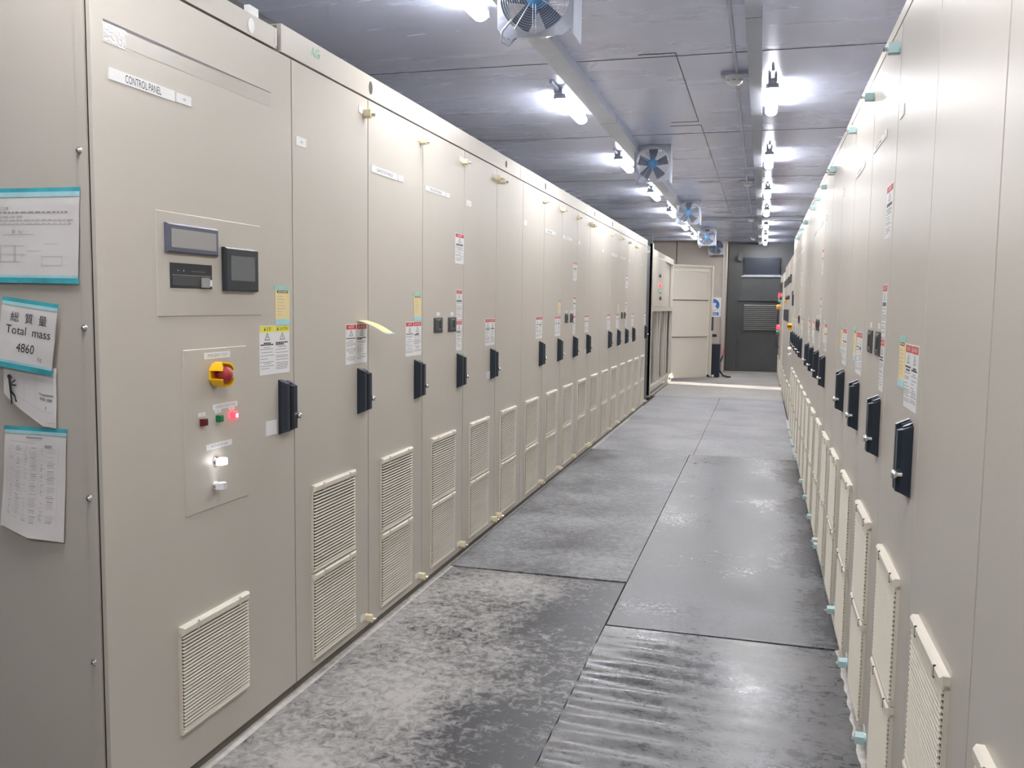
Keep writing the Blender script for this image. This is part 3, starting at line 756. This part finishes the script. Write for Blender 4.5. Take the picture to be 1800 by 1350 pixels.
for i, (y, nm) in enumerate(((6.10, 'nearest of the four'), (11.15, 'second of the four'), (15.7, 'third of the four'), (20.0, 'farthest of the four'))):
    s = MB(); s.lathe((0, 0, 0), (0, 0, -1), [(.062, 0), (.062, .012), (.052, .016), (.052, .020), (.056, .022), (.050, .040), (.036, .052), (.010, .056)], KNOBW, 28)
    o = s.build('smoke_detector'); o.location = (-.228, y, CEIL-.024); tag(o, 'round white smoke detector on the ceiling conduit, %s' % nm, 'smoke detector', 'smoke detectors')
    k = MB(); k.box(-.085, .085, -.05, .05, .0, .024, DUCT); k.build('back_box', o)
    k = MB()
    for a in (-40, 0, 40):
        an = math.radians(a-90); k.box(math.cos(an)*.048-.012, math.cos(an)*.048+.012, math.sin(an)*.0535-.002, math.sin(an)*.0535+.001, -.034, -.031, BREAK)
    k.build('sensor_slots', o)

def light_fixture():
    root = empty('batten_light', (0, 0, 0))
    L = .76; s = MB()
    s.box(-.030, .030, -L/2-.10, L/2+.06, .026, .062, FANW); s.prism([(-.044, .0), (.044, .0), (.040, .030), (-.040, .030)], 1, -L/2-.045, -L/2, FANW)
    s.prism([(-.044, .0), (.044, .0), (.040, .030), (-.040, .030)], 1, L/2, L/2+.02, FANW)
    s.box(-.010, .010, -L/2-.32, -L/2-.10, .040, .058, GALV)
    s.build('housing', root)
    k = MB(); n = 10; pts = [(.043*math.cos(math.radians(173+194*i/n)), .012+.034*math.sin(math.radians(173+194*i/n))) for i in range(n+1)]
    v = [(p[0], -L/2, p[1]) for p in pts]+[(p[0], L/2, p[1]) for p in pts]
    k.add(v, [(i, i+1, n+2+i, n+1+i) for i in range(n)], TUBE, True); k.add(v, [tuple(range(n+1))[::-1], tuple(range(n+1, 2*n+2))], TUBE)
    tag(k.build('tube_diffuser', root), 'glowing white diffuser'); return root
LYs = (-1.1, 1.5, 4.08, 6.72, 9.40, 12.05, 14.42, 16.82, 19.15)
proto = None; seen = 0
for side, x in (('left', -1.435), ('right', .012)):
    ys = LYs if side == 'left' else LYs+(21.05,)
    vis = [y for y in ys if y > (3 if side == 'left' else 5)]
    for y in ys:
        if proto is None: o = proto = light_fixture()
        else: o = dup(proto)
        o.location = (x, y, CEIL-.062)
        if y in vis: lb = 'lit batten light in the %s ceiling row, %s into view' % (side, ordn[vis.index(y)])
        else: lb = 'lit batten light in the %s ceiling row, %s' % (side, 'above the viewpoint' if 0 < y < 3 else ('behind the viewpoint' if y < 0 else 'just above the frame top'))
        tag(o, lb, 'ceiling light', 'batten lights on the ceiling')

def fan():
    """axial fan, face towards -y, square frame about 0.34 m, origin at the centre"""
    root = empty('ceiling_fan', (0, 0, 0)); R = .158; h = .172
    s = MB(); n = 40
    sq = []
    for i in range(n):
        a = 2*math.pi*i/n; c_, s_ = math.cos(a), math.sin(a); k = min(h/abs(c_) if c_ else 9, h/abs(s_) if s_ else 9, h*1.27)
        sq.append((c_*k, s_*k))
    ci = [(R*math.cos(2*math.pi*i/n), R*math.sin(2*math.pi*i/n)) for i in range(n)]
    v = [(p[0], -.02, p[1]) for p in sq]+[(p[0], -.026, p[1]) for p in ci]+[(p[0]*.97, .085, p[1]*.97) for p in ci]+[(p[0], -.012, p[1]) for p in sq]
    fs = []
    for i in range(n):
        j = (i+1) % n; fs += [(i, j, n+j, n+i), (n+i, n+j, 2*n+j, 2*n+i), (3*n+i, 3*n+j, j, i), (3*n+j, 3*n+i, 2*n+i, 2*n+j)]
    s.add(v, fs, FANW, False)
    s.build('frame', root)
    b = MB(); b.box(-.172, -.168, -.018, .16, -.13, .172, DUCT); b.box(.168, .172, -.018, .16, -.172, .172, DUCT); b.box(-.172, .172, -.018, .16, .168, .172, DUCT)
    b.box(.160, .172, -.022, -.017, -.172, .172, DUCT)
    b.build('mounting_box', root)
    f = MB()
    for i in range(5):
        a = 2*math.pi*i/5+.3; v = []
        for r, tw, wd in ((.045, .9, .035), (.10, .6, .05), (.148, .38, .062)):
            for sgn in (-1, 1):
                aa = a+sgn*wd/r*.75; v.append((r*math.cos(aa), .03+sgn*math.sin(tw)*.022, r*math.sin(aa)))
        v2 = [(p[0], p[1]+.002, p[2]) for p in v]
        f.add(v, [(0, 2, 3, 1), (2, 4, 5, 3)], FANB, True); f.add(v2, [(0, 1, 3, 2), (2, 3, 5, 4)], FANB, True)
    f.build('impeller', root)
    k = MB(); k.lathe((0, .06, 0), (0, -1, 0), [(.045, 0), (.045, .075), (.040, .086), (.010, .088)], FANH)
    k.build('hub', root)
    g = MB()
    for r in [.052+.0105*i for i in range(11)]: g.torus((0, -.032, 0), (0, 1, 0), r, .0009, WIRE, 32)
    for i in range(4):
        a = math.pi/4+i*math.pi/2+.2; g.tube([(.04*math.cos(a), -.034, .04*math.sin(a)), (R*1.04*math.cos(a), -.028, R*1.04*math.sin(a))], .0022, WIRE, 6)
    for dx in (-.006, .006): g.tube([(dx, -.036, -.04), (dx, -.030, -R*1.02)], .0022, FANW, 6)
    g.build('wire_guard', root)
    p = MB(); p.tube([(-.16, -.01, .10), (-.20, -.02, .13), (-.235, -.01, .15)], .005, WIREP, 6); p.tube([(-.16, -.01, .115), (-.19, .0, .14), (-.235, .0, .16)], .004, KNOBW, 6)
    p.tube([(-.10, -.04, -.10), (-.14, -.05, -.15), (-.15, -.03, -.19), (-.12, -.02, -.205), (-.09, 0, -.17)], .005, FANW, 6); p.build('cable', root)
    return root
fp = None
for i, (x, y) in enumerate(((-1.005, 3.92), (-1.05, 8.62), (-1.065, 13.1), (-1.07, 17.6), (-1.045, 20.75))):
    o = fp if fp and i == 0 else (fan() if fp is None else dup(fp)); fp = fp or o
    o.location = (x, y, CEIL-.1735); tag(o, 'square axial fan with blue hub under the ceiling, %s' % ('cut off by the photo top' if i == 0 else ('%s fully in view' % ordn[i-1] if i < 4 else 'farthest, against the beige wall')), 'fan', 'axial fans down the ceiling centre')

# ================================================================== FAR END
# dark side wall of the open cabinet and its frame
oc = empty('open_cabinet', (XL-.05, 14.42, 0), math.pi/2, 'open grey cabinet frame with dark side panel beyond the left row', 'cabinet')
H = 2.42
s = MB(); s.box(0, .02, .0, .85, .06, 2.62, CHAR); s.build('side_panel', oc); oc.children
def part(name, parent, fn, label=None):
    s = MB(); fn(s); o = s.build(name, parent)
    if label: tag(o, label)
    return o
for (u, w, z1_) in ((.0, .05, 2.50), (3.42, .06, H)):
    part('corner_post', oc, lambda s, u=u, w=w, z1_=z1_: s.box(u, u+w, -.012, .04, .03, z1_, PAINT))
part('base_rail', oc, lambda s: (s.box(.05, 3.42, -.01, .05, .11, .19, PAINT), s.box(.05, 3.42, -.008, .02, .03, .05, PAINT), s.cyl((.12, -.02, .06), (0, 1, 0), .02, .02, CHROME, 12), s.cyl((3.3, -.02, .09), (0, 1, 0), .02, .02, BLACK, 12)))
part('top_beam', oc, lambda s: (s.box(.05, 3.42, -.01, .04, H-.10, H, PAINT), s.box(.05, 3.42, .0, .6, H-.02, H, PAINT)))
part('middle_rail', oc, lambda s: s.box(.05, 3.42, -.01, .05, 1.42, 1.50, PAINT))
for u in (1.1, 1.5, 2.3, 2.7):
    part('inner_post', oc, lambda s, u=u: s.box(u, u+.07, .02, .07, .19, 1.42, PAINT))
part('back_panel', oc, lambda s: s.box(.02, 3.45, .55, .57, .06, H-.02, CHAR))
part('instrument_door', oc, lambda s: s.bbox(.06, 1.9, -.02, .0, 1.50, H-.11, PAINT, .004))
part('instrument_door', oc, lambda s: s.bbox(2.3, 3.40, .05, .07, 1.50, H-.11, PAINT, .004))
for (u, z, mt, nm) in ((.9, 2.02, BREAK, 'black'), (.95, 1.86, LON, 'red'), (1.0, 1.75, GREEN, 'green'), (1.0, 1.64, BREAK, 'dark')):
    k = MB(); k.cyl((u, -.02, z), (0, -1, 0), .028, .03, mt, 12); tag(k.build('indicator_lamp', oc), nm+' round lamp')
# dark enclosure between the row and the open cabinet
s = MB(); s.box(-2.5, XL-.08, 13.42, 14.38, 0, 2.45, CHAR)
tag(s.build('dark_cabinet'), 'dark charcoal enclosure in the gap after the left cabinet row', 'cabinet')
# its open door leaf with ribs seen from inside
DWd = 1.17; z0, z1 = .07, 2.345
dl = part('door', oc, lambda s: (s.box(0, DWd, .0, .016, z0, z1, PAINT), s.cyl((.02, 0, .03), (0, 0, 1), .012, .06, PAINT, 10)), 'large pale door leaf with three ribbed panels, swung wide open')
dl.location = (3.55, .081, 0); dl.rotation_euler = (0, 0, math.atan2(.84, .80)-math.pi/2)
part('door_frame', dl, lambda s: (s.box(0, DWd, -.022, 0, z1-.04, z1, PAINT), s.box(0, DWd, -.022, 0, z0, z0+.05, PAINT), s.box(0, .05, -.03, 0, z0, z1, PAINT), s.box(DWd-.05, DWd, -.03, 0, z0, z1, PAINT), s.box(.09, DWd-.10, -.012, 0, z1-.12, z1-.10, VENT), s.box(DWd-.12, DWd-.10, -.012, 0, z0+.05, z1-.10, VENT)))
for z in (1.645, .90):
    part('rib', dl, lambda s, z=z: (s.box(.05, DWd-.12, -.022, 0, z, z+.035, PAINT), s.box(.05, DWd-.12, -.010, 0, z-.012, z, DARKIN)))
part('latch', dl, lambda s: s.box(DWd-.03, DWd+.012, -.045, -.02, 1.02, 1.30, BREAK), 'dark latch on the free edge')
part('foot_roller', dl, lambda s: s.cyl((DWd-.1, -.03, z0+.02), (0, -1, 0), .025, .03, BLACK, 10))
# sign on the beige wall
s = MB(); SX0, SX1, SZ0, SZ1 = -1.255, -.895, 1.285, 1.725
s.box(SX0, SX1, BW-.004, BW-.0002, SZ0, SZ1, WHITE); sg = s.build('safety_sign'); tag(sg, 'blue and white mandatory safety sign on the beige wall beside the open door', 'sign')
k = MB(); cx, cz = (SX0+SX1)/2-.01, 1.555
k.cyl((cx, BW-.004, cz), (0, -1, 0), .140, .0015, BLUE, 40)
k.box(SX0+.04, SX1-.06, BW-.0055, BW-.004, 1.315, 1.385, BLUE)
k.cyl((cx, BW-.0055, cz+.015), (0, -1, 0), .068, .001, WHITE, 24)
k.prism([(cx-.10, cz-.10), (cx-.06, cz-.045), (cx+.06, cz-.045), (cx+.10, cz-.10), (cx+.05, cz-.125), (cx-.05, cz-.125)], 1, BW-.0066, BW-.0055, WHITE)
k.prism([(cx-.085, cz+.045), (cx-.05, cz+.095), (cx+.05, cz+.095), (cx+.085, cz+.045)], 1, BW-.0075, BW-.0066, BLUE)
for z in (1.362, 1.338):
    for i in range(7): k.box(SX0+.06+.03*i, SX0+.082+.03*i, BW-.0062, BW-.0055, z-.008, z+.004, WHITE)
k.build('pictogram', sg)
s = MB(); s.box(-1.12, -.985, BW-.02, BW-.0002, .825, .885, BOXN); tag(s.build('wall_socket'), 'small black wall socket on the beige wall under the safety sign', 'socket')
s = MB(); s.box(-1.06, -.845, 19.40, 19.9, -.0, .70, BOXN); s.box(-1.062, -.843, 19.38, 19.40, .04, .66, BOXN)
bx = s.build('floor_box'); tag(bx, 'tall narrow dark navy box standing on the floor behind the open door', 'box'); bx.location.z = .008
k = MB(); k.box(-.99, -.94, 19.37, 19.379, .01, .06, WHITE); k.build('tag', bx)
s = MB(); s.tube([(-.80, 20.9, .55), (-.79, 20.5, .50), (-.80, 20.1, .42)], .018, REDCABLE, 8); s.tube([(-.80, 20.1, .42), (-.85, 19.9, .30), (-.84, 19.7, .14), (-.76, 19.5, .05), (-.66, 19.45, .026), (-.60, 19.5, .026)], .020, BLACK, 8)
tag(s.build('cable'), 'thick black cable with red end curving to the floor beside the dark box', 'cable')
# end wall fittings
s = MB(); s.box(-.43, .36, Y1-.06, Y1-.002, 2.27, 2.665, NAVYG); s.box(-.45, .38, Y1-.05, Y1-.001, 2.25, 2.27, GALV)
tag(s.build('air_conditioner'), 'dark glossy unit set high in the grey end wall', 'air conditioner')
s = MB(); s.box(-.44, .36, Y1-.02, Y1-.001, .94, 1.63, DGREY)
n = 13
for i in range(n):
    z = .985+i*(.60/n); s.add([(-.41, Y1-.022, z+.034), (.34, Y1-.022, z+.034), (.34, Y1-.055, z), (-.41, Y1-.055, z), (-.41, Y1-.055, z+.012), (.34, Y1-.055, z+.012)], [(0, 1, 5, 4), (4, 5, 2, 3), (0, 3, 2, 1)], LOUV)
tag(s.build('wall_louver'), 'grey horizontal louvre grille in the middle of the end wall', 'louvre')
s = MB(); s.prism([(-.50, 2.58), (-.58, 2.60), (-.60, 2.66), (-.55, 2.75), (-.50, 2.78), (-.48, 2.70)], 1, Y1-.16, Y1-.06, CHAR); s.box(-.56, -.52, Y1-.102, Y1-.02, 2.64, 2.68, CHAR)
tag(s.build('flood_lamp'), 'dark bracket lamp at upper left of the grey end wall', 'lamp')
# right side: lower cabinets beyond the row
lc = empty('low_cabinet', (XR, 16.75, 0), -math.pi/2, 'lower pale cabinet right after the right row', 'cabinet')
Lw = 16.75-12.49
part('body', lc, lambda s: (s.box(0, Lw, .02, .8, 0, 2.24, PAINT), s.box(0, Lw, .012, .02, 0, .05, PAINT_D)))
for i in range(4):
    a = Lw*i/4; part('door', lc, lambda s, a=a: s.bbox(a+.006, a+Lw/4-.006, 0, .02, .05, 2.22, PAINT, .003))
    o = make_vent(lc, a+.25, .12, .40, .36, 20)
    for k_ in range(2): part('meter', lc, lambda s, a=a, k_=k_: s.bbox(a+.2+.3*k_, a+.30+.3*k_, -.02, 0, 1.86, 1.97, BREAK, .004), 'black square meter')
for (u, z, mt) in ((3.1, 1.66, BREAK), (2.1, 1.66, BREAK), (1.4, 1.62, ORANGE)):
    k = MB(); k.cyl((u, 0, z), (0, -1, 0), .03, .035, mt, 14); k.build('selector_knob', lc)
for u in (.9, 2.0, 3.0): part('door_handle', lc, lambda s, u=u: s.box(u, u+.025, -.025, 0, 1.30, 1.48, BREAK))
sc2 = empty('switchgear_cabinet', (XR-.01, 20.4, 0), -math.pi/2, 'farthest pale cabinet on the right with red, green and orange switches', 'cabinet')
Lw = 20.4-17.62
part('body', sc2, lambda s: (s.box(0, Lw, .02, .8, 0, 2.18, PAINT), s.box(0, Lw, .012, .02, 0, .05, PAINT_D)))
for i in range(3):
    a = Lw*i/3; part('door', sc2, lambda s, a=a: s.bbox(a+.006, a+Lw/3-.006, 0, .02, .05, 2.16, PAINT, .003)); make_vent(sc2, a+.22, .12, .40, .36, 20)
    part('meter', sc2, lambda s, a=a: s.bbox(a+.2, a+.34, -.03, 0, 1.80, 2.0, BREAK, .004), 'black square meter')
for (u, z, mt, r_, d) in ((.7, 1.76, LON, .045, .05), (1.1, 1.78, LON, .04, .05), (.7, 1.66, GREEN, .04, .05), (1.1, 1.66, GREEN, .035, .045), (.7, 1.52, ORANGE, .05, .08), (1.15, 1.53, ORANGE, .045, .07), (.6, 1.10, LON, .05, .06), (.6, 1.00, GREEN, .04, .06), (1.8, 1.70, BREAK, .04, .04)):
    k = MB(); k.cyl((u, 0, z), (0, -1, 0), r_, d, mt, 14); k.build('push_button', sc2)
k = MB(); k.tube([(.45, 0, .95), (.45, -.06, .93), (.45, -.06, .70), (.45, 0, .68)], .014, BREAK, 8); k.build('grab_handle', sc2); k = MB(); k.tube([(.75, 0, .95), (.75, -.06, .93), (.75, -.06, .70), (.75, 0, .68)], .014, BREAK, 8); k.build('grab_handle', sc2)
# door frame of the side exit that lets the daylight in
s = MB(); s.box(WALL_R-.03, WALL_R+.09, DY0-.05, DY0, 0, DZ+.05, GALV); s.box(WALL_R-.03, WALL_R+.09, DY1, DY1+.05, 0, DZ+.05, GALV); s.box(WALL_R-.03, WALL_R+.09, DY0, DY1, DZ, DZ+.05, GALV)
tag(s.build('door_1'), kind='structure')
